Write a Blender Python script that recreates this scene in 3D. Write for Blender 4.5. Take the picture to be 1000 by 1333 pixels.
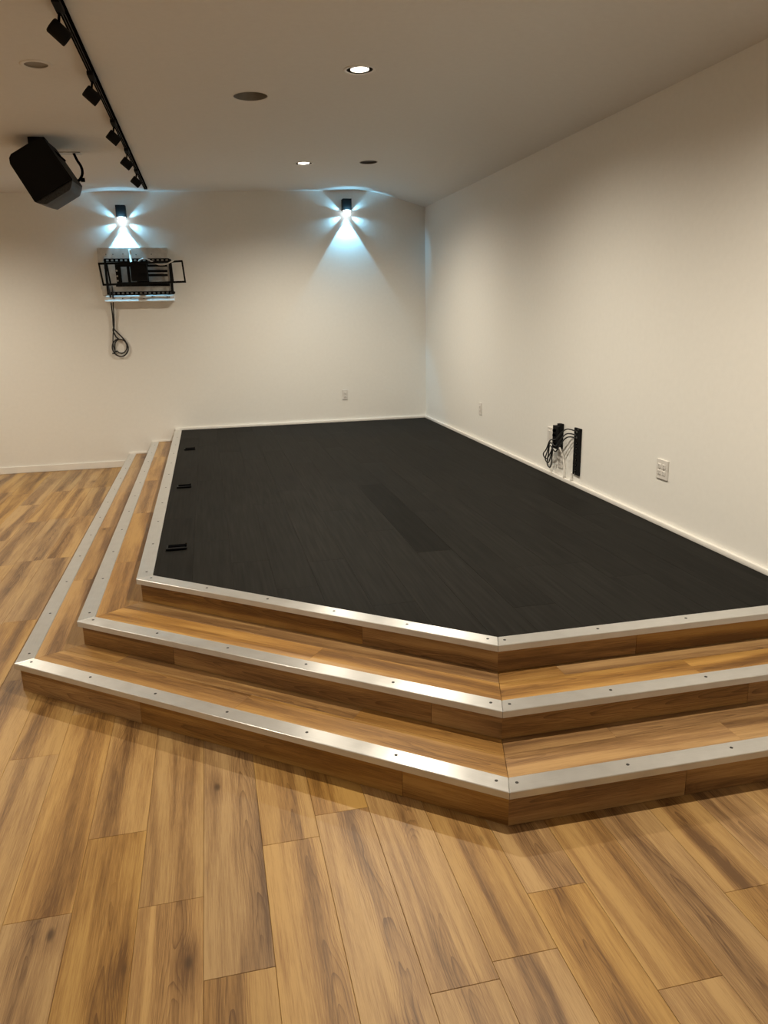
import bpy, bmesh, math, random
from mathutils import Vector, Matrix
C = bpy.context.scene
for o in list(bpy.data.objects): bpy.data.objects.remove(o)
random.seed(7)
PI = math.pi
COL = C.collection

# ------------------------------------------------------------------ camera
cam_d = bpy.data.cameras.new('camera'); cam = bpy.data.objects.new('camera', cam_d); COL.objects.link(cam)
cam_d.sensor_fit = 'VERTICAL'; cam_d.sensor_height = 36.0; cam_d.sensor_width = 27.0
cam_d.lens = 981.92 * 36.0 / 1333.0
cam_d.clip_start = 0.02
_r = Vector((0.974372, -0.224038, -0.020149)); _u = Vector((0.076364, 0.245196, 0.966461)); _f = Vector((0.211583, 0.943232, -0.256021))
cam.matrix_world = Matrix(((_r.x, _u.x, -_f.x, 0), (_r.y, _u.y, -_f.y, 0), (_r.z, _u.z, -_f.z, 1.6982), (0, 0, 0, 1)))
C.camera = cam

# ------------------------------------------------------------------ world, exposure
w = bpy.data.worlds.new('world'); C.world = w; w.use_nodes = True
w.node_tree.nodes['Background'].inputs[0].default_value = (0.02, 0.018, 0.015, 1)
w.node_tree.nodes['Background'].inputs[1].default_value = 0.2
vs = C.view_settings
vs.view_transform = 'Standard'; vs.look = 'None'; vs.gamma = 1.0; vs.use_curve_mapping = False
vs.exposure = 0.0

LAMP_W = 255.0                     # recessed warm downlights
LAMP_COL = (1.0, 0.90, 0.73)
LAMP_ANGLE = 156
SCONCE_COL = (0.27, 0.70, 1.0)     # cool white wall sconces
SCONCE_K = 1.0

# ------------------------------------------------------------------ dimensions (metres)
W = 2.637                          # right wall
D = 9.201                          # back wall
XL, YF = -5.2, -4.5                # unseen left wall, wall behind the camera
Z = [0.145, 0.272, 0.397]          # tread tops
PA = [Vector((-0.992, 3.536)), Vector((-0.721, 3.669)), Vector((-0.448, 3.859))]
PB = [Vector((0.866, 2.043)), Vector((0.954, 2.333)), Vector((1.044, 2.615))]
DECK = Z[2]

def ceil_z(x):
    x0, x1, xm = 1.8, 2.2, 2.0
    if x <= x0: return 3.03 + 0.0187 * x
    l2 = lambda q: 2.888 + 0.281 * (W - q)
    if x >= x1: return l2(x)
    t = (x - x0) / (x1 - x0)
    return (1-t)**2 * (3.03 + .0187*x0) + 2*t*(1-t) * 3.0674 + t*t*l2(x1)

# ------------------------------------------------------------------ helpers
def link(name, bm, m, parent=None, mtx=None, smooth=False, recalc=True):
    if recalc: bmesh.ops.recalc_face_normals(bm, faces=bm.faces)
    me = bpy.data.meshes.new(name); bm.to_mesh(me); bm.free()
    for mm in (m if isinstance(m, (list, tuple)) else [m]): me.materials.append(mm)
    if smooth:
        for p in me.polygons: p.use_smooth = True
        if smooth is not True:
            try: me.set_sharp_from_angle(angle=smooth)
            except Exception: pass
    o = bpy.data.objects.new(name, me); COL.objects.link(o)
    if parent: o.parent = parent
    if mtx is not None: o.matrix_local = mtx
    return o
def tag(o, label, cat, group=None):
    o['label'] = label; o['category'] = cat
    if group: o['group'] = group
    return o
def thing(name, label, cat, loc, group=None, rot=None):
    o = bpy.data.objects.new(name, None); COL.objects.link(o); o.empty_display_size = .05
    o.location = loc
    if rot: o.rotation_euler = rot
    return tag(o, label, cat, group)
def struct(name, bm, m, mtx=None, smooth=False):
    o = link(name, bm, m, None, mtx, smooth); o['kind'] = 'structure'; return o
def copy_tree(o, parent=None):
    c = o.copy(); COL.objects.link(c)
    if parent: c.parent = parent
    for ch in list(o.children): copy_tree(ch, c)
    return c
def box(bm, c, s, rot=None, bev=0.0):
    vs_ = bmesh.ops.create_cube(bm, size=1.0)['verts']
    M = Matrix.Translation(Vector(c)) @ (rot.to_4x4() if rot else Matrix.Identity(4)) @ Matrix.Diagonal((s[0], s[1], s[2], 1))
    bmesh.ops.transform(bm, matrix=M, verts=vs_)
    if bev > 0:
        es = list({e for v in vs_ for e in v.link_edges})
        bmesh.ops.bevel(bm, geom=es, offset=bev, segments=2, affect='EDGES', profile=.7)
def cyl(bm, a, b, r, n=16, r2=None, cap=True):
    a = Vector(a); b = Vector(b); d = b - a
    M = Matrix.Translation((a + b) / 2) @ d.to_track_quat('Z', 'Y').to_matrix().to_4x4()
    bmesh.ops.create_cone(bm, cap_ends=cap, segments=n, radius1=r, radius2=r if r2 is None else r2, depth=d.length, matrix=M)
def tube(bm, pts, r, n=8):
    pts = [Vector(p) for p in pts]; rings = []
    prev = None
    for i, p in enumerate(pts):
        t = (pts[min(i+1, len(pts)-1)] - pts[max(i-1, 0)]).normalized()
        if prev is None:
            up = Vector((0, 0, 1)) if abs(t.z) < .9 else Vector((1, 0, 0))
            x = t.cross(up).normalized()
        else:
            x = (prev - t * prev.dot(t)).normalized()
        prev = x; y = t.cross(x)
        rings.append([bm.verts.new(p + r * (math.cos(2*PI*k/n) * x + math.sin(2*PI*k/n) * y)) for k in range(n)])
    for a, b in zip(rings, rings[1:]):
        for k in range(n): bm.faces.new((a[k], a[(k+1) % n], b[(k+1) % n], b[k]))
    bm.faces.new(rings[0][::-1]); bm.faces.new(rings[-1])
def smooth_path(pts, n=8):
    P = [Vector(p) for p in pts]; out = []
    for i in range(len(P) - 1):
        p0 = P[max(i-1, 0)]; p1 = P[i]; p2 = P[i+1]; p3 = P[min(i+2, len(P)-1)]
        for k in range(n):
            t = k / n
            out.append(.5 * ((2*p1) + (p2-p0)*t + (2*p0-5*p1+4*p2-p3)*t*t + (3*p1-p0-3*p2+p3)*t**3))
    out.append(P[-1]); return out
def lathe(bm, prof, n=40, cap0=False, cap1=False):
    rings = []
    for r, z in prof:
        rings.append([bm.verts.new((r*math.cos(2*PI*k/n), r*math.sin(2*PI*k/n), z)) for k in range(n)])
    for a, b in zip(rings, rings[1:]):
        for k in range(n): bm.faces.new((a[k], a[(k+1) % n], b[(k+1) % n], b[k]))
    if cap0: bm.faces.new(rings[0])
    if cap1: bm.faces.new(rings[-1])
def area(p): return .5 * sum(p[i][0]*p[(i+1) % len(p)][1] - p[(i+1) % len(p)][0]*p[i][1] for i in range(len(p)))
def clip(poly, n, d):                      # keep the side where n.p >= d
    out = []
    for i in range(len(poly)):
        a, b = poly[i], poly[(i+1) % len(poly)]
        da = n[0]*a[0] + n[1]*a[1] - d; db = n[0]*b[0] + n[1]*b[1] - d
        if da >= 0: out.append(a)
        if (da >= 0) != (db >= 0):
            t = da / (da - db); out.append((a[0] + t*(b[0]-a[0]), a[1] + t*(b[1]-a[1])))
    res = []
    for q in out:
        if not res or math.hypot(q[0]-res[-1][0], q[1]-res[-1][1]) > 1e-5: res.append(q)
    if len(res) > 1 and math.hypot(res[0][0]-res[-1][0], res[0][1]-res[-1][1]) < 1e-5: res.pop()
    return res
def inset(poly, c):
    if area(poly) < 0: poly = poly[::-1]
    n = len(poly); out = []
    for i in range(n):
        p0, p1, p2 = Vector(poly[i-1]), Vector(poly[i]), Vector(poly[(i+1) % n])
        d1 = (p1-p0).normalized(); d2 = (p2-p1).normalized()
        n1 = Vector((-d1.y, d1.x)); n2 = Vector((-d2.y, d2.x))
        den = 1 + n1.dot(n2)
        out.append(p1 + (n1 + n2) * (c / max(den, .15)))
    return out
def prism_bm(poly, z0, z1, ch):            # plank-like slab with a small chamfer along its upper edges
    if area(poly) < 0: poly = poly[::-1]
    bm = bmesh.new(); n = len(poly); uvl = bm.loops.layers.uv.new('UVMap')
    bot = [bm.verts.new((p[0], p[1], z0)) for p in poly]
    mid = [bm.verts.new((p[0], p[1], z1-ch)) for p in poly]
    top = [bm.verts.new((p[0], p[1], z1)) for p in inset(poly, ch)]
    for a, b in ((bot, mid), (mid, top)):
        for i in range(n): bm.faces.new((a[i], a[(i+1) % n], b[(i+1) % n], b[i]))
    bm.faces.new(top); bm.faces.new(bot[::-1])
    for f in bm.faces:
        for l_ in f.loops: l_[uvl].uv = (l_.vert.co.x + l_.vert.co.z, l_.vert.co.y)      # u runs across the grain
    return bm
def board(name, poly, z0, z1, ch, m, parent, along, off=Vector((0, 0, 0))):
    """slab cut from a world-space polygon; its own y axis runs along `along` (the grain)"""
    c = Vector((sum(p[0] for p in poly)/len(poly), sum(p[1] for p in poly)/len(poly)))
    a = Vector(along).normalized(); ex = Vector((a.y, -a.x))
    loc = [((Vector(p)-c).dot(ex), (Vector(p)-c).dot(a)) for p in poly]
    bm = prism_bm(loc, z0-z1, 0, ch)
    M = Matrix(((ex.x, a.x, 0, c.x-off.x), (ex.y, a.y, 0, c.y-off.y), (0, 0, 1, z1-off.z), (0, 0, 0, 1)))
    return link(name, bm, m, parent, M)

# ------------------------------------------------------------------ materials
def nt(name):
    m = bpy.data.materials.new(name); m.use_nodes = True
    t = m.node_tree; return m, t, t.nodes['Principled BSDF']
def N(t, kind, **kw):
    n = t.nodes.new('ShaderNode' + kind)
    for k, v in kw.items(): setattr(n, k, v)
    return n
def L(t, a, b): t.links.new(a, b)
def math_n(t, op, a, b=None, c=None):
    n = N(t, 'Math', operation=op)
    for i, q in enumerate((a, b, c)):
        if q is None: continue
        if isinstance(q, (int, float)): n.inputs[i].default_value = q
        else: L(t, q, n.inputs[i])
    return n.outputs[0]
def plain(name, col, rough=.5, metal=0.0, bump=0.0, bscale=200, spec=.5, var=.06):
    m, t, b = nt(name)
    tc = N(t, 'TexCoord'); nz = N(t, 'TexNoise'); nz.inputs['Scale'].default_value = bscale * .12; nz.inputs['Detail'].default_value = 3
    L(t, tc.outputs['Object'], nz.inputs['Vector'])
    r = N(t, 'ValToRGB')
    r.color_ramp.elements[0].position = .3; r.color_ramp.elements[1].position = .7
    r.color_ramp.elements[0].color = tuple(c * (1-var) for c in col) + (1,)
    r.color_ramp.elements[1].color = tuple(min(1, c * (1+var)) for c in col) + (1,)
    L(t, nz.outputs['Fac'], r.inputs[0]); L(t, r.outputs[0], b.inputs['Base Color'])
    b.inputs['Roughness'].default_value = rough; b.inputs['Metallic'].default_value = metal
    b.inputs['Specular IOR Level'].default_value = spec
    if bump:
        n2 = N(t, 'TexNoise'); n2.inputs['Scale'].default_value = bscale; n2.inputs['Detail'].default_value = 2
        L(t, tc.outputs['Object'], n2.inputs['Vector'])
        bp = N(t, 'Bump'); bp.inputs['Strength'].default_value = bump; bp.inputs['Distance'].default_value = .002
        L(t, n2.outputs['Fac'], bp.inputs['Height']); L(t, bp.outputs[0], b.inputs['Normal'])
    return m
def emit(name, col, s):
    m, t, b = nt(name)
    b.inputs['Base Color'].default_value = (.8, .8, .8, 1)
    b.inputs['Emission Color'].default_value = col + (1,); b.inputs['Emission Strength'].default_value = s
    return m
def oak(name, light, mid, dark, rough=.42, tone=.16):
    m, t, b = nt(name)
    tc = N(t, 'TexCoord'); oi = N(t, 'ObjectInfo')
    rnd = oi.outputs['Random']
    sep = N(t, 'SeparateXYZ'); L(t, tc.outputs['Object'], sep.inputs[0])
    x = math_n(t, 'ADD', sep.outputs[0], math_n(t, 'MULTIPLY', rnd, 61.7))
    y = math_n(t, 'ADD', sep.outputs[1], math_n(t, 'MULTIPLY', rnd, 143.3))
    def vec(sx, sy, z=0.0):
        c = N(t, 'CombineXYZ'); L(t, math_n(t, 'MULTIPLY', x, sx), c.inputs[0]); L(t, math_n(t, 'MULTIPLY', y, sy), c.inputs[1])
        c.inputs[2].default_value = z; return c.outputs[0]
    def noise(v, detail=2, rough_=.5, dist=0.0):
        n = N(t, 'TexNoise'); n.inputs['Scale'].default_value = 1.0; n.inputs['Detail'].default_value = detail
        n.inputs['Roughness'].default_value = rough_; n.inputs['Distortion'].default_value = dist
        L(t, v, n.inputs['Vector']); return n.outputs['Fac']
    # knots: sparse cells, stretched along the plank
    vo = N(t, 'TexVoronoi'); vo.inputs['Scale'].default_value = 1.0; L(t, vec(5.2, 2.3, 3.0), vo.inputs['Vector'])
    sc = N(t, 'SeparateColor'); L(t, vo.outputs['Color'], sc.inputs[0])
    on = math_n(t, 'GREATER_THAN', sc.outputs[0], .50)
    mr = N(t, 'MapRange', interpolation_type='SMOOTHSTEP'); mr.inputs['From Min'].default_value = .03; mr.inputs['From Max'].default_value = .34
    mr.inputs['To Min'].default_value = 1; mr.inputs['To Max'].default_value = 0; L(t, vo.outputs['Distance'], mr.inputs['Value'])
    halo = math_n(t, 'MULTIPLY', mr.outputs[0], on)
    mr2 = N(t, 'MapRange', interpolation_type='SMOOTHSTEP'); mr2.inputs['From Min'].default_value = .015; mr2.inputs['From Max'].default_value = .085
    mr2.inputs['To Min'].default_value = 1; mr2.inputs['To Max'].default_value = 0; L(t, vo.outputs['Distance'], mr2.inputs['Value'])
    knot = math_n(t, 'MULTIPLY', mr2.outputs[0], on)
    # flat-sawn figure: nested arches around a heart line that wanders along the board
    lx = sep.outputs[0]
    wob = math_n(t, 'MULTIPLY', math_n(t, 'SUBTRACT', noise(vec(.0, 1.15, 1.0), 2), .5), .16)
    off = math_n(t, 'MULTIPLY', math_n(t, 'SUBTRACT', math_n(t, 'FRACT', math_n(t, 'MULTIPLY', rnd, 5.13)), .5), .09)
    xc = math_n(t, 'ADD', math_n(t, 'ADD', lx, wob), off)
    warp = noise(vec(11.0, 1.5, 5.0), 3, .5, .3)
    f2 = math_n(t, 'MULTIPLY', math_n(t, 'MULTIPLY', xc, xc), 2300.0)
    fld = math_n(t, 'MULTIPLY_ADD', y, 5.0, f2)
    fld = math_n(t, 'MULTIPLY_ADD', warp, 4.5, fld)
    fld = math_n(t, 'MULTIPLY_ADD', halo, 2.6, fld)
    ring = math_n(t, 'FRACT', fld)
    ring = math_n(t, 'POWER', ring, 4.0)
    axc = math_n(t, 'ABSOLUTE', xc)
    def ss(v_, lo, hi, a0, a1):
        q_ = N(t, 'MapRange', interpolation_type='SMOOTHSTEP'); q_.inputs['From Min'].default_value = lo; q_.inputs['From Max'].default_value = hi
        q_.inputs['To Min'].default_value = a0; q_.inputs['To Max'].default_value = a1; L(t, v_, q_.inputs['Value']); return q_.outputs[0]
    edge = math_n(t, 'MULTIPLY_ADD', math_n(t, 'SUBTRACT', noise(vec(16.0, 1.1, 7.0), 3, .5, .6), .5), .11, axc)
    heart = ss(edge, .018, .062, 1.0, 0.0)
    ring = math_n(t, 'MULTIPLY', ring, ss(axc, .03, .085, 1.0, .12))
    ring = math_n(t, 'MULTIPLY', ring, ss(noise(vec(4.0, .9, 9.0), 1), .40, .58, .15, 1.0))
    band = noise(vec(15.0, .7), 2, .5, .9)
    fine = noise(vec(300, 9.0), 3, .75)
    pore = noise(vec(120, 2.6, 2.0), 3, .65)
    v = math_n(t, 'MULTIPLY_ADD', math_n(t, 'SUBTRACT', band, .5), 1.7, .22)
    v = math_n(t, 'MULTIPLY_ADD', heart, .38, v)
    v = math_n(t, 'MULTIPLY_ADD', halo, .30, v)
    v = math_n(t, 'MULTIPLY_ADD', ring, .42, v)
    v = math_n(t, 'MULTIPLY_ADD', math_n(t, 'SUBTRACT', fine, .5), 1.25, v)
    v = math_n(t, 'MULTIPLY_ADD', math_n(t, 'SUBTRACT', pore, .5), .62, v)
    rp = N(t, 'ValToRGB'); e = rp.color_ramp.elements
    e[0].position = 0.05; e[0].color = light + (1,); e[1].position = 1.0; e[1].color = dark + (1,)
    q = rp.color_ramp.elements.new(.5); q.color = mid + (1,)
    L(t, v, rp.inputs[0])
    # knot heart and board-to-board tone
    mx = N(t, 'Mix', data_type='RGBA'); L(t, math_n(t, 'MULTIPLY', knot, .75), mx.inputs[0])
    L(t, rp.outputs[0], mx.inputs[6]); mx.inputs[7].default_value = tuple(c*.35 for c in dark) + (1,)
    hv = N(t, 'HueSaturation'); L(t, mx.outputs[2], hv.inputs['Color'])
    r2 = math_n(t, 'FRACT', math_n(t, 'MULTIPLY', rnd, 17.31))
    L(t, math_n(t, 'MULTIPLY_ADD', r2, tone*2, 1-tone), hv.inputs['Value'])
    L(t, math_n(t, 'MULTIPLY_ADD', math_n(t, 'FRACT', math_n(t, 'MULTIPLY', rnd, 7.77)), .16, .92), hv.inputs['Saturation'])
    L(t, hv.outputs[0], b.inputs['Base Color'])
    L(t, math_n(t, 'MULTIPLY_ADD', pore, .12, rough-.06), b.inputs['Roughness'])
    b.inputs['Specular IOR Level'].default_value = .38
    bp = N(t, 'Bump'); bp.inputs['Strength'].default_value = .12; bp.inputs['Distance'].default_value = .0006
    L(t, fine, bp.inputs['Height']); L(t, bp.outputs[0], b.inputs['Normal'])
    return m
def black_deck(name, k0):
    m, t, b = nt(name)
    tc = N(t, 'TexCoord'); oi = N(t, 'ObjectInfo'); rnd = oi.outputs['Random']
    mp = N(t, 'Mapping'); mp.inputs['Scale'].default_value = (60, 2.2, 1)
    ad = N(t, 'VectorMath', operation='ADD'); L(t, tc.outputs['Object'], ad.inputs[0])
    cb = N(t, 'CombineXYZ'); L(t, math_n(t, 'MULTIPLY', rnd, 37.), cb.inputs[0]); L(t, math_n(t, 'MULTIPLY', rnd, 91.), cb.inputs[1]); L(t, cb.outputs[0], ad.inputs[1])
    L(t, ad.outputs[0], mp.inputs[0])
    nz = N(t, 'TexNoise'); nz.inputs['Scale'].default_value = 1; nz.inputs['Detail'].default_value = 4; L(t, mp.outputs[0], nz.inputs['Vector'])
    rp = N(t, 'ValToRGB'); e = rp.color_ramp.elements
    e[0].position = .3; e[0].color = tuple(.013*k_ for k_ in (1, .95, .86)) + (1,); e[1].position = .7; e[1].color = tuple(.020*k_ for k_ in (1, .95, .86)) + (1,)
    L(t, nz.outputs['Fac'], rp.inputs[0])
    hv = N(t, 'HueSaturation'); L(t, rp.outputs[0], hv.inputs['Color']); L(t, math_n(t, 'MULTIPLY_ADD', rnd, .3*k0, .85*k0), hv.inputs['Value'])
    L(t, hv.outputs[0], b.inputs['Base Color'])
    L(t, math_n(t, 'MULTIPLY_ADD', rnd, .10, .50), b.inputs['Roughness']); b.inputs['IOR'].default_value = 1.07
    bp = N(t, 'Bump'); bp.inputs['Strength'].default_value = .08; bp.inputs['Distance'].default_value = .001
    L(t, nz.outputs['Fac'], bp.inputs['Height']); L(t, bp.outputs[0], b.inputs['Normal'])
    return m
def alu():
    m, t, b = nt('brushed aluminium')
    tc = N(t, 'TexCoord'); mp = N(t, 'Mapping'); mp.inputs['Scale'].default_value = (500, 6, 60); L(t, tc.outputs['Object'], mp.inputs[0])
    nz = N(t, 'TexNoise'); nz.inputs['Scale'].default_value = 1; nz.inputs['Detail'].default_value = 3; L(t, mp.outputs[0], nz.inputs['Vector'])
    n2 = N(t, 'TexNoise'); n2.inputs['Scale'].default_value = 14; n2.inputs['Detail'].default_value = 4; L(t, tc.outputs['Object'], n2.inputs['Vector'])
    rp = N(t, 'ValToRGB'); e = rp.color_ramp.elements
    e[0].position = .3; e[0].color = (.58, .575, .56, 1); e[1].position = .7; e[1].color = (.70, .695, .68, 1)
    mx = math_n(t, 'MULTIPLY_ADD', nz.outputs['Fac'], .5, math_n(t, 'MULTIPLY', n2.outputs['Fac'], .5))
    L(t, mx, rp.inputs[0]); L(t, rp.outputs[0], b.inputs['Base Color'])
    b.inputs['Metallic'].default_value = .68
    tg = N(t, 'Tangent', direction_type='UV_MAP'); tg.uv_map = 'UVMap'; L(t, tg.outputs[0], b.inputs['Tangent'])
    b.inputs['Anisotropic'].default_value = .85
    L(t, math_n(t, 'MULTIPLY_ADD', n2.outputs['Fac'], .12, .30), b.inputs['Roughness'])
    bp = N(t, 'Bump'); bp.inputs['Strength'].default_value = .1; bp.inputs['Distance'].default_value = .0005
    L(t, nz.outputs['Fac'], bp.inputs['Height']); L(t, bp.outputs[0], b.inputs['Normal'])
    return m
def grille():
    m, t, b = nt('perforated grille')
    tc = N(t, 'TexCoord'); vo = N(t, 'TexVoronoi'); vo.inputs['Scale'].default_value = 130; L(t, tc.outputs['Object'], vo.inputs['Vector'])
    rp = N(t, 'ValToRGB'); e = rp.color_ramp.elements
    e[0].position = .25; e[0].color = (.004, .004, .0045, 1); e[1].position = .45; e[1].color = (.030, .033, .039, 1)
    L(t, vo.outputs['Distance'], rp.inputs[0]); L(t, rp.outputs[0], b.inputs['Base Color'])
    b.inputs['Roughness'].default_value = .55; b.inputs['Metallic'].default_value = .0
    return m
M_OAK = oak('oak laminate', (.425, .262, .098), (.285, .157, .055), (.125, .061, .020), tone=.07)
M_OAKT = oak('oak tread laminate', (.425, .250, .090), (.285, .152, .052), (.14, .068, .023), .40, .06)
M_JOINT = plain('dark joint underlay', (.10, .055, .025), .8)
M_SUB = plain('oak coloured floor beyond', (.25, .142, .056), .5)
M_DECK = black_deck('black stained deck', 1.0); M_DECKD = black_deck('darker replacement deck plank', .74)
M_ALU = alu()
M_WALL = plain('off white wall paint', (.85, .84, .805), .55, 0, .10, 240, .3, .012)
M_CEIL = plain('matt white ceiling paint', (.80, .79, .775), .85, 0, .05, 240, .2, .012)
M_TRIM = plain('white gloss trim', (.86, .84, .80), .32, 0, 0, 60, .5, .02)
M_PLATE = plain('white plastic plate', (.74, .715, .68), .35, 0, 0, 60, .5, .02)
M_SLOT = plain('dark slot', (.05, .045, .04), .6)
M_BLACK = plain('black powder coat', (.006, .006, .0065), .65, 0, .15, 300, .15)
M_BLACKS = plain('satin black metal', (.003, .003, .0033), .75, 0, 0, 300, .0)
M_CABLE = plain('black cable jacket', (.012, .012, .012), .5)
M_WCABLE = plain('white cable jacket', (.78, .76, .72), .5)
M_SCREW = plain('dark screw head', (.035, .033, .03), .6, .2)
M_STEEL = plain('steel hardware', (.55, .54, .52), .3, .9)
M_PLY = plain('unfinished plywood', (.30, .20, .11), .8)
M_PANEL = plain('grey primed board', (.62, .60, .555), .7, 0, .1, 150, .3, .12)
M_PANELW = plain('white painted board edge', (.82, .81, .78), .55, 0, .05, 150, .3, .05)
M_GREYD = plain('grey lens disc', (.26, .23, .19), .6, 0, .05, 200)
M_BAFFLE = plain('dark baffle', (.03, .027, .023), .5)
M_ALCOVE = plain('satin aluminium reflector', (.28, .26, .23), .45, .5)
M_GRILLE = grille()
M_BULB = emit('lit lamp face', (1.0, .90, .74), 14.0)
M_LENS = emit('lit acrylic lens', (.78, .92, 1.0), 5.0)

# ------------------------------------------------------------------ room shell
def slab(x0, x1, y0, y1, z0, z1):
    bm = bmesh.new(); box(bm, ((x0+x1)/2, (y0+y1)/2, (z0+z1)/2), (x1-x0, y1-y0, z1-z0)); return bm
floor = struct('floor', slab(XL, W, YF, D, -.12, -.008), M_SUB)
struct('wall_back', slab(XL-.12, W+.12, D, D+.12, -.12, 3.25), M_WALL)
struct('wall_right', slab(W, W+.12, YF-.12, D, -.12, 3.25), M_WALL)
struct('wall_left', slab(XL-.12, XL, YF-.12, D, -.12, 3.25), M_WALL)
struct('wall_front', slab(XL, W, YF-.12, YF, -.12, 3.25), M_WALL)

# recessed openings in the ceiling: (x, y, radius)
LIT = [(0.975, 4.742, .078), (1.002, 7.561, .078)]
OPEN = (0.387, 5.337, .110)
DARK = (1.605, 7.505, .080)
GREY = (-0.777, 4.805, .062)
MORE = [(1.10, 2.43), (-2.60, 7.56), (-2.60, 4.74), (-2.60, 2.43), (1.05, -3.0), (-2.60, -3.0)]  # last two: unseen fill lamps added to brighten upper walls, ceiling and risers
MORE_K = [1.05, .85, .5, .6, .65, .65]     # share of full power
holes = LIT + [OPEN, DARK, GREY] + [(x, y, .078) for x, y in MORE]
bm = bmesh.new(); XB = 1.8
loops = []
def loop(pts):
    v = [bm.verts.new((x, y, ceil_z(min(x, XB)))) for x, y in pts]
    return [bm.edges.new((v[i], v[(i+1) % len(v)])) for i in range(len(v))]
es = loop([(XL, YF), (XB, YF), (XB, D), (XL, D)])
for x, y, r in holes: es += loop([(x + r*math.cos(2*PI*k/40), y + r*math.sin(2*PI*k/40)) for k in range(40)])
bmesh.ops.triangle_fill(bm, use_beauty=True, use_dissolve=False, edges=es)
xs = [XB + (2.2-XB)*k/10 for k in range(11)] + [W]
prof = [[bm.verts.new((x, yy, ceil_z(x))) for x in xs] for yy in (YF, D)]
for k in range(len(xs)-1): bm.faces.new((prof[0][k], prof[0][k+1], prof[1][k+1], prof[1][k]))
bmesh.ops.recalc_face_normals(bm, faces=bm.faces)
bmesh.ops.remove_doubles(bm, verts=bm.verts, dist=1e-5)
for f in bm.faces: f.smooth = True
ceiling = struct('ceiling', bm, M_CEIL)
# unseen slab above the ceiling, added to keep stray light out
struct('light_block_slab', slab(XL-.12, W+.12, YF-.12, D+.12, 3.25, 3.30), M_CEIL)

# baseboards
def baseboard(name, x0, x1, y0, y1, z0, h, t, axis):
    bm = bmesh.new()
    box(bm, ((x0+x1)/2, (y0+y1)/2, z0+h/2), (x1-x0, y1-y0, h), bev=t*.42)
    return struct(name, bm, M_TRIM)
baseboard('baseboard_back', XL, PA[0].x, D-.014, D, 0, .076, .014, 'x')
baseboard('baseboard_back_stage', PA[2].x+.002, W-.012, D-.022, D, DECK, .030, .022, 'x')
baseboard('baseboard_back_step', PA[0].x+.004, PA[1].x+.018, D-.014, D, Z[0], .022, .014, 'x')
baseboard('baseboard_back_upper_step', PA[1].x+.004, PA[2].x+.018, D-.014, D, Z[1], .018, .014, 'x')
baseboard('baseboard_right', W-.022, W, PB[2].y+.01, D, DECK, .030, .022, 'y')
baseboard('baseboard_right_floor', W-.014, W, YF, PB[0].y, 0, .076, .014, 'y')

# ------------------------------------------------------------------ oak floor, plank by plank
PW = 0.190; PL = 1.22; X0 = -0.138
phase = {-4: 2.93, -2: 2.35, -1: 1.99, 0: 1.683, 1: 2.173, 2: 2.284, 4: 1.555, 5: 1.761, 6: 1.369, -3: 2.02, -5: 2.45, -6: 3.25, 3: 2.72, 7: 2.1, 8: 1.62}
nd = Vector((PB[0].y-PA[0].y, -(PB[0].x-PA[0].x))); nd = -nd.normalized() if nd.y < 0 else nd.normalized()
nd = Vector((abs(nd.x), abs(nd.y)))
def inside_stage(x, y, mrg=.12):
    return x > PA[0].x+mrg and y > PB[0].y+mrg and nd.dot(Vector((x, y))) > nd.dot(PA[0])+mrg
full = {}
for k in range(-15, 15):
    xa = X0 + PW*k; xb = min(xa + PW, W-.002)
    if xb - xa < .02: continue
    ph = phase.get(k, random.uniform(0, PL))
    y = ph - PL*math.ceil((ph-.55)/PL)
    while y < D-.01:
        y0, y1 = max(y, .55), min(y+PL, D-.015)
        y += PL
        if y1 - y0 < .02: continue
        cs = [(xa, y0), (xb, y0), (xa, y1), (xb, y1), (xa, (y0+y1)/2), (xb, (y0+y1)/2)]
        if all(inside_stage(*c) for c in cs): continue
        if min(c[0] for c in cs) < -3.0 and False: continue
        g = .0004
        key = (round(xb-xa, 4), round(y1-y0, 4))
        M = Matrix.Translation(((xa+xb)/2, (y0+y1)/2, random.uniform(-.0002, .0002)))
        if key in full:
            o = full[key].copy(); COL.objects.link(o); o.matrix_local = M
        else:
            hx, hy = (xb-xa)/2-g, (y1-y0)/2-g
            o = link('floor_plank', prism_bm([(-hx, -hy), (hx, -hy), (hx, hy), (-hx, hy)], -.0085, 0, .0009), M_OAK, floor, M)
            full[key] = o

# ------------------------------------------------------------------ stage with two wrap-around steps
S0 = Vector((1.0, 5.5, 0))
stage = thing('stage', 'low corner stage with black plank deck, oak steps and aluminium nosings', 'stage', S0)
def line_dir(i): return (PB[i]-PA[i]).normalized()
def corner(i, o):
    """corner points of step i's outline moved inwards by o: at back wall, left corner, right corner, at right wall"""
    n = Vector((-line_dir(i).y, line_dir(i).x));  n = n if n.y > 0 else -n
    d = n.dot(PA[i]) + o
    xa = PA[i].x + o; yb = PB[i].y + o
    a = Vector((xa, (d - n.x*xa)/n.y)); b = Vector(((d - n.y*yb)/n.x, yb))
    return [Vector((xa, D)), a, b, Vector((W, yb))]
NW, NT, OV = .080, .026, .020
def split(poly, a, dirv, cuts):
    """cut polygon into pieces across the direction dirv, at distances from the point a"""
    out = []; cur = poly
    for c in sorted(cuts):
        lo = clip(cur, (-dirv.x, -dirv.y), -(dirv.dot(a)+c)); hi = clip(cur, (dirv.x, dirv.y), dirv.dot(a)+c)
        if len(lo) > 2: out.append(lo)
        cur = hi
    if len(cur) > 2: out.append(cur)
    return out
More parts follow.
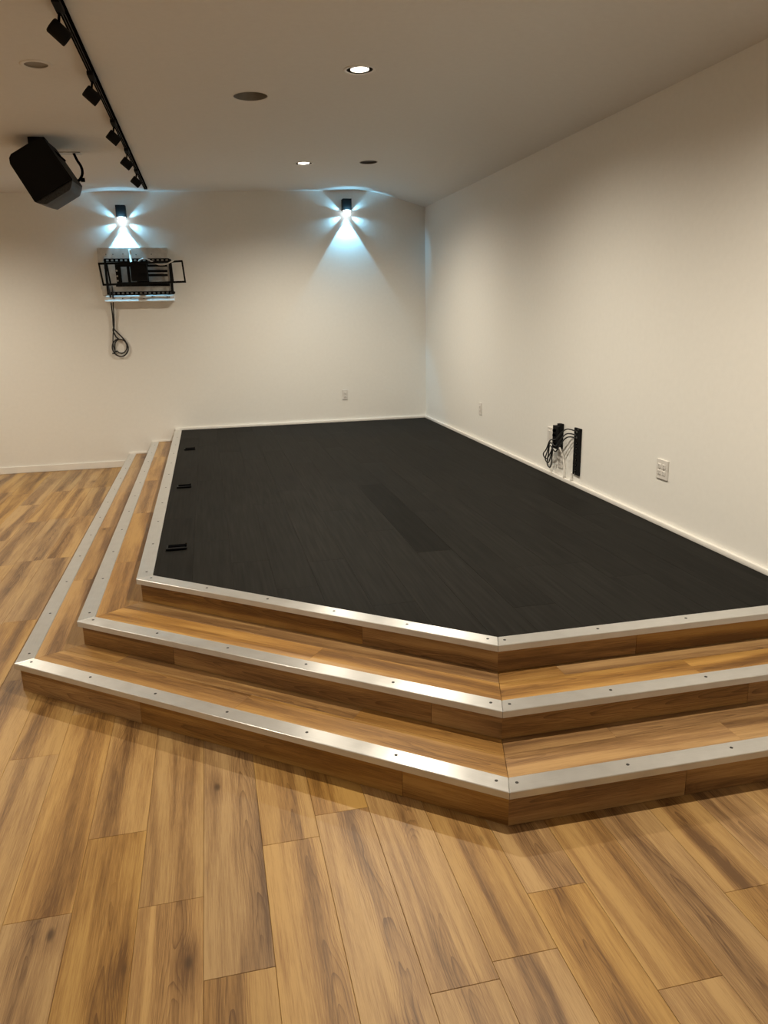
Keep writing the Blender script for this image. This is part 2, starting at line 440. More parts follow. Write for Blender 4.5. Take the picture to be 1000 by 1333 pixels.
# joints measured along each side: (left side from the corner backwards), (diagonal from left corner), (right from right corner)
R_CUT = [([1.2, 2.4, 3.6, 4.8], [.735, 1.972], [.674, 1.85]), ([1.1, 2.3, 3.5, 4.7], [.565, 1.842], [1.05]), ([1.0, 2.2, 3.4, 4.6], [1.30], [.622])]
T_CUT = [(([1.15, 2.37, 3.6, 4.8],), ([1.198], [.43, 1.682]), ([.95], [.513])),
         (([.9, 2.1, 3.3, 4.5],), ([1.259], [.886]), ([.878], [.35, 1.5]))]
step_z = [0.0] + Z
for i in range(3):
    z0, z1 = step_z[i], step_z[i+1]
    c0, c1, cv, ci = corner(i, 0), corner(i, NW), corner(i, OV), corner(i, OV+.014)
    # core
    core = ci if i == 0 else ci
    poly = [core[0]-Vector((0, .003)), core[1], core[2], core[3]-Vector((.003, 0)), Vector((W-.003, D-.003))]
    board('step_core', [tuple(p) for p in poly], z0, z1-NT-.004, .001, M_PLY, stage, (0, 1), S0)
    dirs = [Vector((0, 1)), line_dir(i), Vector((1, 0))]
    seg = [(1, 0), (1, 2), (2, 3)]
    scr = [[.05] + [.05 + .33*k for k in range(1, 16)], None, [.045, .513-.045+.045, .928]]
    for s, (a, b) in enumerate(seg):
        dv = (c0[b]-c0[a]).normalized()
        g = .0009
        pol = [c0[a]+dv*g, c0[b]-dv*g, c1[b]-dv*g, c1[a]+dv*g]
        if s == 0: pol[1].y = pol[2].y = D-.002
        if s == 2: pol[1].x = pol[2].x = W-.002
        no = board('nosing', [tuple(p) for p in pol], z1-NT, z1+.0015, .0022, M_ALU, stage, dv, S0)
        Ln = (c0[b]-c0[a]).length
        if s == 1:
            n_ = max(3, round((Ln-.12)/.40)); pos = [.06 + (Ln-.12)*k/n_ for k in range(n_+1)]
        elif s == 2: pos = [.045 + .415*k for k in range(6) if .045 + .415*k < Ln-.03]
        else: pos = [.10 + .52*k for k in range(12) if .10 + .52*k < Ln-.05]
        n_in = (c1[a]-c0[a]); n_in = n_in - dv*n_in.dot(dv); n_in.normalize()
        for q in pos:
            p = c0[a] + dv*q + n_in*.045
            inv = no.matrix_basis.inverted() @ Vector((p.x-S0.x, p.y-S0.y, z1+.0015-S0.z))
            sb = bmesh.new(); cyl(sb, inv-Vector((0, 0, .002)), inv+Vector((0, 0, .0008)), .0062, 10)
            link('screw', sb, M_SCREW, no)
        # risers: upright boards under the nosing
        ra, rb = cv[a], cv[b]
        if s == 0: rb = Vector((rb.x, D-.003))
        if s == 2: rb = Vector((W-.003, rb.y))
        Lr = (rb-ra).length; n_r = n_in
        cuts = [0] + [c for c in R_CUT[i][s] if c < Lr-.05] + [Lr]
        for q0, q1 in zip(cuts, cuts[1:]):
            h = z1-NT-z0-.002
            t = .012
            a0 = q0 + (.0005 if q0 else 0); a1 = q1 - (.0005 if q1 < Lr else 0)
            hy = (a1-a0)/2
            # local x: up, local y: along, local z: outwards
            p = ra + dv*((a0+a1)/2)
            ex = Vector((0, 0, 1)); ey = Vector((dv.x, dv.y, 0)); ez = Vector((-n_r.x, -n_r.y, 0))
            if ex.cross(ey).dot(ez) < 0: ey = -ey
            zc = z0 + .001 + h/2
            Mx = Matrix(((ex.x, ey.x, ez.x, p.x-S0.x), (ex.y, ey.y, ez.y, p.y-S0.y), (ex.z, ey.z, ez.z, zc-S0.z), (0, 0, 0, 1)))
            link('riser_board', prism_bm([(-h/2, -hy), (h/2, -hy), (h/2, hy), (-h/2, hy)], -t, 0, .0010), M_OAKT, stage, Mx)
        # tread boards behind the nosing, up to the next riser
        if i < 2:
            nx = corner(i+1, OV+.006)
            rows = [(0, 1)] if s == 0 else [(0, .57), (.57, 1)]
            for r_, (f0, f1) in enumerate(rows):
                def at(e, f): return c1[e].lerp(nx[e], f)
                gg = .0006
                pol = [at(a, f0), at(b, f0), at(b, f1), at(a, f1)]
                if s == 0: pol[1].y = pol[2].y = D-.003
                if s == 2: pol[1].x = pol[2].x = W-.003
                pol = [tuple(q) for q in inset([tuple(q) for q in pol], gg)]
                for pc in split(pol, c0[a], dv, T_CUT[i][s][r_]):
                    board('tread_board', pc, z1-.020, z1-.0005, .0009, M_OAKT, stage, dv, S0)
# black deck planks
dk = corner(2, NW+.001)
n2 = Vector((-line_dir(2).y, line_dir(2).x)); n2 = n2 if n2.y > 0 else -n2
DW = 0.2035; DX = 1.055; DL = 1.763
dphase = {0: 3.877, 1: 3.877}
for k in range(-8, 9):
    xa, xb = DX+DW*k, DX+DW*(k+1)
    xa = max(xa, dk[1].x); xb = min(xb, W-.003)
    if xb-xa < .008: continue
    ph = dphase.get(k, random.uniform(0, DL))
    if k == 1: ph = 3.877-.9
    y = ph - DL*4
    while y < D:
        y0, y1 = max(y, dk[2].y), min(y+DL, D-.003); y += DL
        if y1-y0 < .01: continue
        g = .0002
        pol = [(xa+g, y0+g), (xb-g, y0+g), (xb-g, y1-g), (xa+g, y1-g)]
        pol = clip(pol, n2, n2.dot(dk[1]))
        if len(pol) < 3 or abs(area(pol)) < 4e-4: continue
        board('deck_plank', pol, DECK-.020, DECK-.0005+random.uniform(-.0002, .0002), .0005, M_DECKD if k == 0 and abs(y0-3.877) < .01 else M_DECK, stage, (0, 1), S0)

# three small black floor plates near the stage's left edge
def floor_plate(x, y, sx, sy, where, hinge):
    t = thing('floor_plate', 'small black metal plate on the black deck, ' + where, 'floor plate', (x, y, DECK), 'black plates along the stage edge')
    bm = bmesh.new(); box(bm, (0, 0, .005), (sx, sy, .010), bev=.002); link('base', bm, M_BLACK, t)
    bm = bmesh.new(); box(bm, (.004, .006, .0125), (sx*.86, sy*.55, .005), bev=.0015); link('cover', bm, M_BLACKS, t)
    bm = bmesh.new(); box(bm, (0, -sy/2-.008, .0085), (sx*.98, .018, .003), bev=.001); link('lip', bm, M_BLACKS, t)
    bm = bmesh.new(); box(bm, (sx/2-.006, .004, .014), (.008, sy*.7, .008), bev=.0015); link('hinge', bm, M_BLACKS, t)
    return t
floor_plate(-.262, 4.355, .118, .075, 'nearest the viewer beside the aluminium nosing', 1)
floor_plate(-.262, 6.02, .110, .07, 'halfway along the stage, the middle of three', 1)
floor_plate(-.252, 7.785, .108, .07, 'nearest the back wall', 1)

# ------------------------------------------------------------------ downlights
TILT = (0, -.0187, 0)
def downlight(x, y, label, group=None, k=1.0):
    t = thing('downlight', label, 'ceiling light', (x, y, ceil_z(x)), group, TILT)
    bm = bmesh.new(); lathe(bm, [(.076, -.001), (.079, -.005), (.090, -.0045), (.095, -.002), (.095, .0005)], 48); link('trim_ring', bm, M_CEIL, t, smooth=True)
    bm = bmesh.new(); lathe(bm, [(.076, -.001), (.073, .02), (.070, .06), (.069, .09)], 48, cap1=True); link('can', bm, M_BAFFLE, t, smooth=.6)
    bm = bmesh.new(); lathe(bm, [(.050, .001), (.055, -.002), (.056, .006), (.044, .050), (.022, .085)], 40, cap1=True); b_ = link('lamp', bm, M_TRIM, t, smooth=.6)
    bm = bmesh.new(); lathe(bm, [(.001, -.005), (.02, -.0045), (.040, -.002), (.0535, .001)], 40, cap0=True); link('lamp_face', bm, M_BULB, b_, smooth=True)
    ld = bpy.data.lights.new('lamp_light', 'SPOT'); ld.energy = LAMP_W*k; ld.color = LAMP_COL
    ld.spot_size = math.radians(LAMP_ANGLE); ld.spot_blend = .95; ld.shadow_soft_size = .028
    lo = bpy.data.objects.new('lamp_light', ld); COL.objects.link(lo); lo.parent = t; lo.location = (0, 0, -.014)
    return t
downlight(LIT[0][0], LIT[0][1], 'lit recessed downlight nearer the viewer, brightest round light in the ceiling')
downlight(LIT[1][0], LIT[1][1], 'smaller-looking lit recessed downlight near the back wall between the two sconces')
for (x, y), kk, lab in zip(MORE, MORE_K, ['lit recessed downlight above the front corner of the stage steps', 'lit recessed downlight at the far left, by the back wall', 'lit recessed downlight at far left, midway down the room', 'lit recessed downlight at far left, beside the viewer', 'added fill lamp behind the viewer, right-hand one', 'added fill lamp behind the viewer, left-hand one']):
    downlight(x, y, lab, None, kk)

# unlit opening, dark small opening, grey disc
t = thing('recessed_fixture', 'unlit round recessed fixture with dark interior, in mid ceiling left of the lit downlight', 'ceiling fixture', (OPEN[0], OPEN[1], ceil_z(OPEN[0])), None, TILT)
bm = bmesh.new(); lathe(bm, [(.106, -.001), (.108, -.004), (.114, -.004), (.117, .0005)], 48); link('trim_ring', bm, M_CEIL, t, smooth=True)
bm = bmesh.new(); lathe(bm, [(.107, -.001), (.104, .03), (.090, .075)], 48); link('can', bm, M_ALCOVE, t, smooth=.6)
bm = bmesh.new(); lathe(bm, [(.090, .075), (.05, .080)], 48, cap1=True); link('back_plate', bm, M_BAFFLE, t, smooth=.6)
bm = bmesh.new()
for k in range(3):
    a = 2*PI*k/3+.5; box(bm, (.05*math.cos(a), .05*math.sin(a), .055), (.10, .012, .006), Matrix.Rotation(a, 3, 'Z'), .001)
link('spider_bracket', bm, M_BAFFLE, t)
t = thing('recessed_fixture', 'small dark unlit recessed disc in the ceiling right of the farther downlight', 'ceiling fixture', (DARK[0], DARK[1], ceil_z(DARK[0])), None, TILT)
bm = bmesh.new(); lathe(bm, [(.077, -.001), (.079, -.003), (.083, -.003), (.085, .0005)], 40); link('trim_ring', bm, M_GREYD, t, smooth=True)
bm = bmesh.new(); lathe(bm, [(.078, -.001), (.074, .012), (.02, .016)], 40, cap1=True); link('dark_disc', bm, M_BAFFLE, t, smooth=.6)
t = thing('ceiling_speaker', 'grey round ceiling disc with white ring left of the black lighting track', 'ceiling fixture', (GREY[0], GREY[1], ceil_z(GREY[0])), None, TILT)
bm = bmesh.new(); lathe(bm, [(.060, -.002), (.064, -.006), (.078, -.005), (.083, -.002), (.084, .0005)], 48); link('trim_ring', bm, M_CEIL, t, smooth=True)
bm = bmesh.new(); lathe(bm, [(.061, -.002), (.058, .004), (.02, .006)], 48, cap1=True); link('grey_disc', bm, M_GREYD, t, smooth=.6)

# ------------------------------------------------------------------ lighting track and its spot heads
TX = -.505; TZ = ceil_z(TX)
t = thing('lighting_track', 'long black lighting track running along the ceiling toward the back wall', 'track', (TX, 6.0, TZ))
bm = bmesh.new(); box(bm, (0, 0, -.012), (.034, 5.74, .024), bev=.002); link('rail', bm, M_BLACKS, t)
bm = bmesh.new(); box(bm, (-.006, 0, -.0245), (.003, 5.7, .002)); box(bm, (.006, 0, -.0245), (.003, 5.7, .002)); link('groove', bm, M_SLOT, t)
bm = bmesh.new(); box(bm, (0, 2.873, -.0125), (.036, .012, .026), bev=.002); link('end_cap', bm, M_BLACK, t)
head_axis = Vector((.74, .20, -.64)).normalized()
def track_head(y, label):
    t = thing('track_spotlight', label, 'spotlight', (TX, y, TZ-.0256), 'spotlights on the black track')
    bm = bmesh.new(); box(bm, (-.003, -.075, -.010), (.034, .140, .020), bev=.003); link('adapter', bm, M_BLACK, t)
    bm = bmesh.new(); cyl(bm, (-.008, -.02, -.018), (-.018, -.004, -.060), .006, 12); link('stem', bm, M_BLACKS, t, smooth=.6)
    c = Vector((-.020, .006, -.086))
    q = head_axis.to_track_quat('Z', 'Y').to_matrix().to_4x4(); q.translation = c
    bm = bmesh.new(); lathe(bm, [(.029, -.043), (.034, -.038), (.034, .040), (.032, .043), (.029, .043), (.028, .033), (.002, .031)], 28, cap0=True, cap1=True)
    hd = link('lamp_head', bm, M_BLACK, t, q, smooth=.6)
    bm = bmesh.new(); lathe(bm, [(.001, .0325), (.027, .034)], 24, cap0=True); link('lens', bm, M_BAFFLE, hd)
    return t
ordn = ['nearest the viewer', 'second from the viewer', 'third from the viewer, in the middle', 'fourth from the viewer', 'nearest the back wall']
for y, n_ in zip([3.935, 4.944, 6.009, 6.946, 7.838], ordn):
    track_head(y, 'black cylindrical track spotlight, the one ' + n_ + ' on the track')

# ------------------------------------------------------------------ loudspeaker
V = Vector((.006, -.974, -.06)).normalized(); F = Vector((.49, -.14, -.86)); F = (F - V*F.dot(V)).normalized(); U = V.cross(F)
near = Vector((-1.108, 6.45, 2.776)); SL = .56
cen = near - V*SL/2
q = Matrix(((V.x, F.x, U.x, 0), (V.y, F.y, U.y, 0), (V.z, F.z, U.z, 0), (0, 0, 0, 1)))
sp = thing('loudspeaker', 'large black loudspeaker with grey grille hung tilted from the ceiling', 'speaker', cen)
hw = SL/2
sec = [(.94*f_, .94*u_) for f_, u_ in [(-.185, .130), (-.160, .158), (-.09, .160), (.178, .165), (.187, .157), (.187, -.175), (.175, -.184), (-.13, -.170), (-.168, -.150), (-.185, -.12)]]   # (front, across)
bm = bmesh.new()
r0 = [bm.verts.new((-hw, f, u)) for f, u in sec]; r1 = [bm.verts.new((hw, f, u)) for f, u in sec]
for k in range(len(sec)): bm.faces.new((r0[k], r0[(k+1) % len(sec)], r1[(k+1) % len(sec)], r1[k]))
bm.faces.new(r0); bm.faces.new(r1)
bmesh.ops.bevel(bm, geom=[e for f in bm.faces if len(f.verts) > 4 for e in f.edges], offset=.012, segments=2, affect='EDGES')
link('cabinet', bm, M_BLACK, sp, q)
bm = bmesh.new(); rows = []
for a in range(9):
    xx = -hw+.012 + (SL-.024)*a/8; row = []
    for k in range(13):
        uu = -.163 + .309*k/12; b_ = min(1, (1-abs(uu+.0085)/.156)/.30)
        row.append(bm.verts.new((xx, .177 + .056*max(0, b_) * (1-.25*abs(2*a/8-1)**4), uu)))
    rows.append(row)
for a in range(8):
    for k in range(12): bm.faces.new((rows[a][k], rows[a][k+1], rows[a+1][k+1], rows[a+1][k]))
ed = [e for e in bm.edges if e.is_boundary]
ex_ = bmesh.ops.extrude_edge_only(bm, edges=ed)['geom']
for v_ in [g for g in ex_ if isinstance(g, bmesh.types.BMVert)]: v_.co.y = .168
link('grille', bm, M_GRILLE, sp, q, smooth=.7)
# ceiling bracket: mounting block, angled arm and a curved arm with a knob
zc = ceil_z(-1.12)
bm = bmesh.new(); box(bm, (-1.122-cen.x, 6.62-cen.y, zc-.045-cen.z), (.118, .16, .09), bev=.004); link('mounting_block', bm, M_BLACK, sp)
bm = bmesh.new(); box(bm, (-1.02-cen.x, 6.70-cen.y, zc-.075-cen.z), (.17, .05, .012), Matrix.Rotation(.75, 3, 'Y'), .002); link('bracket_arm', bm, M_BLACKS, sp)
bm = bmesh.new(); box(bm, (-.99-cen.x, 7.13-cen.y, ceil_z(-.99)-.004-cen.z), (.20, .09, .008), bev=.002); link('ceiling_plate', bm, M_STEEL, sp)
bm = bmesh.new()
tube(bm, smooth_path([Vector(p)-cen for p in [(-.945, 7.12, ceil_z(-.945)-.006), (-.925, 7.11, 2.955), (-.895, 7.08, 2.90), (-.885, 7.03, 2.84), (-.905, 6.98, 2.785), (-.93, 6.93, 2.765)]], 6), .011, 10)
link('curved_arm', bm, M_BLACKS, sp, smooth=True)
bm = bmesh.new(); k0 = Vector((-.878, 6.985, 2.785))-cen; cyl(bm, k0-Vector((.018, .0, 0)), k0+Vector((.012, .0, .0)), .016, 14); link('knob', bm, M_BLACKS, sp, smooth=.6)

# ------------------------------------------------------------------ wall sconces
def sconce(x, z, label):
    t = thing('wall_sconce', label, 'wall light', (x, D, z))
    bm = bmesh.new(); box(bm, (0, -.004, .0), (.085, .008, .115), bev=.002); link('back_plate', bm, M_BLACK, t)
    bm = bmesh.new(); box(bm, (0, -.060, .012), (.102, .104, .118), bev=.004); link('housing', bm, M_BLACK, t)
    bm = bmesh.new(); lathe(bm, [(.020, -.018), (.043, -.018), (.043, .0), (.020, .0)], 32, cap0=True, cap1=True)
    link('upper_lens', bm, M_LENS, t, Matrix.Translation((0, -.060, -.050)), smooth=.6)
    bm = bmesh.new(); lathe(bm, [(.044, -.007), (.046, -.006), (.046, -.001), (.044, .0), (.030, .0)], 32, cap0=True, cap1=True)
    link('lens_collar', bm, M_BLACKS, t, Matrix.Translation((0, -.060, -.0685)), smooth=.6)
    bm = bmesh.new(); lathe(bm, [(.018, -.034), (.034, -.030), (.043, -.018), (.043, .0), (.020, .0)], 32, cap0=True, cap1=True)
    link('lower_lens', bm, M_LENS, t, Matrix.Translation((0, -.060, -.075)), smooth=.6)
    def beam(d, half, blend, p, off=(0, 0, 0), size=.006):
        ld = bpy.data.lights.new('beam', 'SPOT'); ld.energy = p*SCONCE_K; ld.color = SCONCE_COL
        ld.spot_size = math.radians(2*half); ld.spot_blend = blend; ld.shadow_soft_size = size
        lo = bpy.data.objects.new('beam', ld); COL.objects.link(lo); lo.parent = t
        lo.location = (off[0], -.060+off[1], -.114+off[2])
        lo.rotation_euler = Vector(d).to_track_quat('-Z', 'Y').to_euler()
    beam((0, .12, -1), 35, .22, 32, (0, -.005, .0))
    beam((0, .12, -1), 50, 1.0, 3.0, (0, .030, -.002))
    for s in (-1, 1):
        beam((s*.86, .075, -.46), 24, 1.0, 11.0, (s*.036, .038, .014))
        beam((s*.84, .075, .52), 18, 1.0, 7.0, (s*.036, .038, .045))
    beam((0, .25, 1), 60, .5, 2.6, (0, -.070, .045))
    return t
sconce(-.800, 2.800, 'black cube wall sconce glowing cool white above the television bracket')
sconce(1.684, 2.890, 'black cube wall sconce glowing cool white alone, right part of back wall')

# ------------------------------------------------------------------ wall box and television bracket
PX = .0081
def wx(u): return -.72 + (u-172)*PX        # metres on the back wall, measured from the bracket's centre
def wz(v): return 2.163 - (v-357)*PX
bx = thing('backing_box', 'shallow grey and white box on the back wall behind the television bracket', 'wall box', (-.72, D, 2.163))
def wbox(bm, u0, u1, v0, v1, y0, y1, bev=.0015, rot=None):
    box(bm, ((wx(u0)+wx(u1))/2+.72, -(y0+y1)/2, (wz(v0)+wz(v1))/2-2.163), (abs(wx(u1)-wx(u0)), abs(y1-y0), abs(wz(v1)-wz(v0))), rot, bev)
bm = bmesh.new(); wbox(bm, 127, 217.5, 323, 384.4, 0, .055, .003); link('panel', bm, M_PANEL, bx)
bm = bmesh.new(); q_ = [(0, 2.163-wz(384.8)), (.054, 2.163-wz(384.8)), (.105, 2.163-wz(392.6)), (.105, 2.163-wz(393.6)), (0, 2.163-wz(393.6))]
r0 = [bm.verts.new((wx(130)+.72, -a_, -b_)) for a_, b_ in q_]; r1 = [bm.verts.new((wx(221.5)+.72, -a_, -b_)) for a_, b_ in q_]
for k in range(5): bm.faces.new((r0[k], r0[(k+1) % 5], r1[(k+1) % 5], r1[k]))
bm.faces.new(r0); bm.faces.new(r1)
link('lower_board', bm, M_PANELW, bx)
bm = bmesh.new(); wbox(bm, 126, 133, 323.5, 377, .055, .060, .001); link('side_strip', bm, M_PANEL, bx)
bm = bmesh.new()
for u, v in ((137, 331.5), (146, 331.5), (159, 331), (176, 332), (196, 331.5)): wbox(bm, u-.6, u+.6, v-.6, v+.6, .054, .057, 0)
for u, v in ((142, 388), (153, 388), (164, 387.5), (181, 388.5), (192, 386), (212, 387), (215, 387)): wbox(bm, u-.6, u+.6, v+.4, v+1.6, .075, .092, 0)
link('screw_heads', bm, M_SCREW, bx)

tv = thing('television_bracket', 'empty black full-motion television bracket below the left sconce', 'bracket', (-.72, D, 2.163))
Y0 = .066
def rail(u0, u1, v0, v1, name):
    bm = bmesh.new(); wbox(bm, u0, u1, v0, v0+1.0, Y0, Y0+.010, .001); wbox(bm, u0, u1, v1-1.0, v1, Y0, Y0+.010, .001)
    n_ = 14
    for k in range(n_+1):
        u = u0 + (u1-u0-1.6)*k/n_; wbox(bm, u, u+1.6+1.2, v0+.8, v1-.8, Y0, Y0+.010, 0)
    return link(name, bm, M_BLACK, tv)
rail(134, 219, 337, 341.5, 'upper_rail'); rail(138, 222, 380, 384.5, 'lower_rail')
bm = bmesh.new(); wbox(bm, 133.5, 136.5, 338, 384, Y0, Y0+.012, .001); link('side_bar', bm, M_BLACK, tv)
bm = bmesh.new(); wbox(bm, 217.8, 221.5, 338, 384, Y0, Y0+.012, .001); link('side_bar', bm, M_BLACK, tv)
bm = bmesh.new(); wbox(bm, 146, 217, 370, 373.4, Y0, Y0+.012, .001); link('cross_bar', bm, M_BLACK, tv)
# folded arms
def bar(name, u0, v0, u1, v1, w_, y0, y1, m=M_BLACK, drop=True):
    # a bar standing out from the wall is that much smaller for its seat on the wall plan
    k_ = 1 - y0/D
    a = Vector((wx(u0)*k_+.72, 0, (wz(v0)-1.698)*k_+1.698-2.163)); b = Vector((wx(u1)*k_+.72, 0, (wz(v1)-1.698)*k_+1.698-2.163)); d = b-a
    bm = bmesh.new(); ang = math.atan2(d.z, d.x)
    box(bm, ((a.x+b.x)/2, -(y0+y1)/2, (a.z+b.z)/2), (d.length, abs(y1-y0), w_*PX), Matrix.Rotation(-ang, 3, 'Y'), .0015)
    return link(name, bm, m, tv)
Y1 = .10
for u0, u1 in ((146.5, 153.5), (161.5, 165), (173, 189)):
    bar('arm_plate', (u0+u1)/2, 343, (u0+u1)/2+.6, 373, u1-u0, Y1, Y1+.022)
bar('arm_plate', 151, 345, 190, 344.5, 4.5, Y1, Y1+.02); bar('arm_plate', 151, 368.5, 216, 368, 2.0, Y1, Y1+.02)
for v in (346, 353.2, 358.6): bar('arm_slat', 188, v, 215, v, 3.0, Y1, Y1+.02)
bm = bmesh.new()
for v in (353, 360, 366): cyl(bm, (wx(149.5)+.72, -Y1-.02, wz(v)-2.163), (wx(149.5)+.72, -Y1-.030, wz(v)-2.163), .010, 12)
link('bolt', bm, M_STEEL, tv, smooth=.6)
bm = bmesh.new(); cyl(bm, (wx(185)+.72, -Y1-.02, wz(351.5)-2.163), (wx(185)+.72, -Y1-.028, wz(351.5)-2.163), .010, 12); link('bolt', bm, M_STEEL, tv, smooth=.6)
# long front frame and its right-hand window
Y2 = .30
bar('frame_bar', 125, 343, 190, 342.0, 2.8, Y2, Y2+.014); bar('frame_bar', 190, 342.5, 236.5, 340.2, 2.4, Y2, Y2+.014)
bar('frame_bar', 128, 370.5, 238, 367.6, 2.6, Y2, Y2+.014)
bar('frame_upright', 126, 342, 129, 371, 2.2, Y2, Y2+.014); bar('frame_upright', 220.5, 341.5, 221.5, 368.5, 2.2, Y2, Y2+.014); bar('frame_upright', 235.7, 340, 237.8, 369, 2.2, Y2, Y2+.014)
bar('frame_upright', 136, 343, 138.5, 370.5, 2.0, Y2, Y2+.014)
bar('arm_joint', 168, 351, 189, 351, 15, Y1+.02, Y2)
bar('arm_joint', 168, 362, 189, 362, 9, Y1+.02, Y2)

def wp(u, v, d): return Vector((wx(u)*(1-d/D), D-d, (wz(v)-1.698)*(1-d/D)+1.698))
# cables at the bracket
def cable(name, pts, r, m, label, cat='cable', group=None, n=8, extra=None):
    c = sum((Vector(p) for p in pts), Vector())/len(pts)
    if extra is None:
        bm = bmesh.new(); tube(bm, [p-c for p in smooth_path(pts, n)], r, 8)
        o = link(name, bm, m, None, Matrix.Translation(c), smooth=True); return tag(o, label, cat, group)
def loop_pts(u, v, ru, rv, d, a0, a1, n=14, dd=0):
    return [wp(u + ru*math.cos(a0+(a1-a0)*k/n), v + rv*math.sin(a0+(a1-a0)*k/n), d+dd*k/n) for k in range(n+1)]
cable('coiled_cable', [wp(135, 368, .05), wp(135.4, 376, .085), wp(136.2, 395, .055), wp(136.4, 412, .035), wp(136.2, 428, .03), wp(140, 434, .03), wp(145, 440, .03), wp(149.5, 446, .026)]
      + loop_pts(142, 455, 10.5, 12, .022, -.7, 4.6, 18, .012) + [wp(138, 440, .04), wp(135, 432, .036), wp(136, 428, .034)], .0075, M_CABLE,
      'black cable hanging below the television bracket and ending in a coil', n=5)
cable('looped_cable', [wp(140, 372, .05), wp(139.6, 384, .08), wp(138.6, 402, .05), wp(137.2, 424, .024), wp(134.6, 436, .02), wp(133, 450, .02), wp(135, 460, .02)]
      + loop_pts(143, 453, 8, 9.5, .016, 2.4, -3.0, 16, -.004) + [wp(134, 462, .02), wp(130.5, 462.5, .02)], .0062, M_CABLE,
      'thinner black cable hanging beside the coiled cable, its loose end pointing left', n=5)
cable('white_cable', [wp(168, 325, .07), wp(168, 333, .075), wp(168, 341, .11), wp(169, 345, .135)], .013, M_WCABLE,
      'short thick white cable running down into the television bracket')
cable('white_cable', [wp(176, 342, .125), wp(181, 338, .14), wp(188, 337, .15), wp(196, 341, .20), wp(204, 344.5, .24), wp(212, 344.5, .28), wp(219, 342, .318), wp(225, 339.2, .318)], .0065, M_WCABLE,
      'thin white cable waving across the top right of the television bracket')

# ------------------------------------------------------------------ outlets and switch plates
def wall_frame(side, a, z):     # local x along the wall, y up, z out of the wall
    if side == 'right': return Matrix(((0, 0, -1, W), (-1, 0, 0, a), (0, 1, 0, z), (0, 0, 0, 1)))
    return Matrix(((1, 0, 0, a), (0, 0, -1, D), (0, 1, 0, z), (0, 0, 0, 1)))
def plate(side, a, z, name, label, cat, gangs=1, kind='duplex', h=.118, group='outlet and switch plates'):
    t = thing(name, label, cat, (0, 0, 0), group); t.matrix_world = wall_frame(side, a, z)
    wd = .071 + .046*(gangs-1)
    bm = bmesh.new(); box(bm, (0, 0, .0045), (wd, h, .009), bev=.003); link('cover_plate', bm, M_PLATE, t)
    for g_ in range(gangs):
        cx = (g_-(gangs-1)/2)*.046
        if kind == 'duplex':
            for s in (-1, 1):
                bm = bmesh.new(); box(bm, (cx, s*.0195, .008), (.033, .028, .010), bev=.004); r_ = link('receptacle', bm, M_PLATE, t)
                bm = bmesh.new()
                box(bm, (cx-.006, s*.0195+.003, .0131), (.0022, .009, .0006)); box(bm, (cx+.006, s*.0195+.003, .0131), (.0022, .007, .0006)); cyl(bm, (cx, s*.0195-.007, .0128), (cx, s*.0195-.007, .0134), .0024, 10)
                link('slots', bm, M_SLOT, r_)
        elif kind == 'rocker':
            bm = bmesh.new(); box(bm, (cx, 0, .008), (.033, .066, .010), Matrix.Rotation(.05, 3, 'X'), .002); link('rocker', bm, M_PLATE, t)
        bm = bmesh.new(); cyl(bm, (cx, 0 if kind == 'duplex' else .048, .006), (cx, 0 if kind == 'duplex' else .048, .0100), .0032, 10); link('screw', bm, M_STEEL, t)
    return t
plate('back', 1.602, .729, 'wall_outlet', 'white wall outlet low on the back wall above the stage', 'outlet')
plate('right', 7.205, .739, 'wall_outlet', 'single white outlet on right wall, closest to the back corner', 'outlet')
plate('right', 4.000, .742, 'wall_outlet', 'wide double white outlet plate on right wall, nearest the viewer', 'outlet', 2)
plate('right', 5.56, .722, 'switch_plate', 'plain white wall plate partly behind the short black connector strip', 'wall plate', 2, 'rocker')
plate('right', 5.372, .548, 'wall_outlet', 'small white outlet just above the trim, under the hanging black cables', 'outlet')

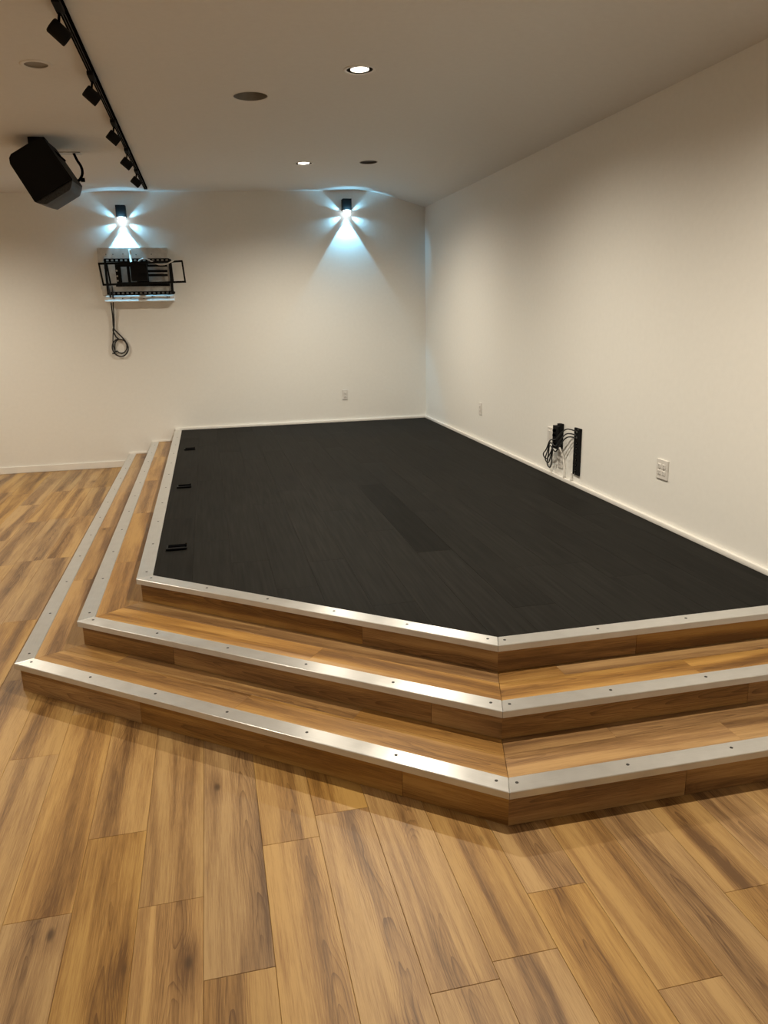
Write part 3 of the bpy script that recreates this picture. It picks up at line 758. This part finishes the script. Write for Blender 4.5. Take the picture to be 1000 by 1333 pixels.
# black connector strips
def strip(a, z, wd, h, dep, name, label, n_jack, parts):
    t = thing(name, label, 'connector strip', (0, 0, 0)); t.matrix_world = wall_frame('right', a, z)
    bm = bmesh.new(); box(bm, (0, 0, dep/2), (wd, h, dep), bev=.002); link('panel', bm, M_BLACK, t)
    parts(t, wd, h, dep); return t
def long_parts(t, wd, h, dep):
    for k in range(8):
        yy = h/2-.028-.0415*k
        bm = bmesh.new(); cyl(bm, (.0, yy, dep), (.0, yy, dep+.003), .0115, 14); j = link('jack', bm, M_BLACKS, t, smooth=.6)
        bm = bmesh.new(); cyl(bm, (.0, yy, dep+.0026), (.0, yy, dep+.0036), .006 if k > 1 else .009, 12); link('jack_centre', bm, M_STEEL if k < 2 else M_SLOT, j)
    for s in (-1, 1):
        bm = bmesh.new(); cyl(bm, (.012*s, s*(h/2-.009), dep), (.012*s, s*(h/2-.009), dep+.002), .004, 10); link('screw', bm, M_STEEL, t)
strip(5.095, .663, .100, .352, .014, 'connector_strip', 'tall narrow black connector strip low on the right wall', 8, long_parts)
def short_parts(t, wd, h, dep):
    bm = bmesh.new(); box(bm, (.030, .082, dep/2-.004), (.055, .055, .030), bev=.002); link('top_tab', bm, M_BLACK, t)
    for k in range(4):
        yy = .055-.038*k
        bm = bmesh.new(); cyl(bm, (-.005, yy, dep), (-.005, yy, dep+.018), .011, 12); link('plug', bm, M_BLACKS, t, smooth=.6)
strip(5.395, .728, .098, .178, .045, 'connector_strip', 'short chunky black connector block with cables plugged in, left of the tall strip', 4, short_parts)
def rw(y, z, d): return Vector((W-d, y, z))
# patch cables between the two
pl = [(.815, .052, 'upper'), (.790, .058, 'middle'), (.772, .05, 'lower')]
for k, (z0, dd, nm) in enumerate(pl):
    y_far = 5.40-.004*k
    cable('patch_cable', [rw(5.105, z0-.004*k, .018), rw(5.14, z0+.010-.006*k, .045), rw(5.19, z0+.004-.012*k, .060), rw(5.26, z0-.040-.022*k, .070), rw(5.33, z0-.092-.026*k, .072), rw(5.43, .70-.02*k, .07),
          rw(5.53-.035*k, .61-.012*k, .055+.006*k), rw(5.60-.055*k, .565-.03*k, .045+.008*k), rw(5.59-.065*k, .535-.028*k, .04+.008*k), rw(5.535-.05*k, .535-.018*k, .042+.006*k), rw(5.455-.015*k, .60, .05), rw(5.415, .655, .055), rw(y_far, .70, .055)], .0050, M_CABLE,
          nm + ' of three black patch cables looping between the two black strips', group='patch cables on the right wall', n=6)
cable('power_cable', [rw(5.345, .655, .03), rw(5.335, .635, .025), rw(5.31, .58, .014), rw(5.285, .50, .012), rw(5.275, .43, .018)], .008, M_WCABLE,
      'white cord running from the short black block down to the trim')
cable('power_cable', [rw(5.165, .487, .008), rw(5.165, .46, .009), rw(5.163, .43, .016)], .009, M_WCABLE,
      'short white cord below the tall black strip')
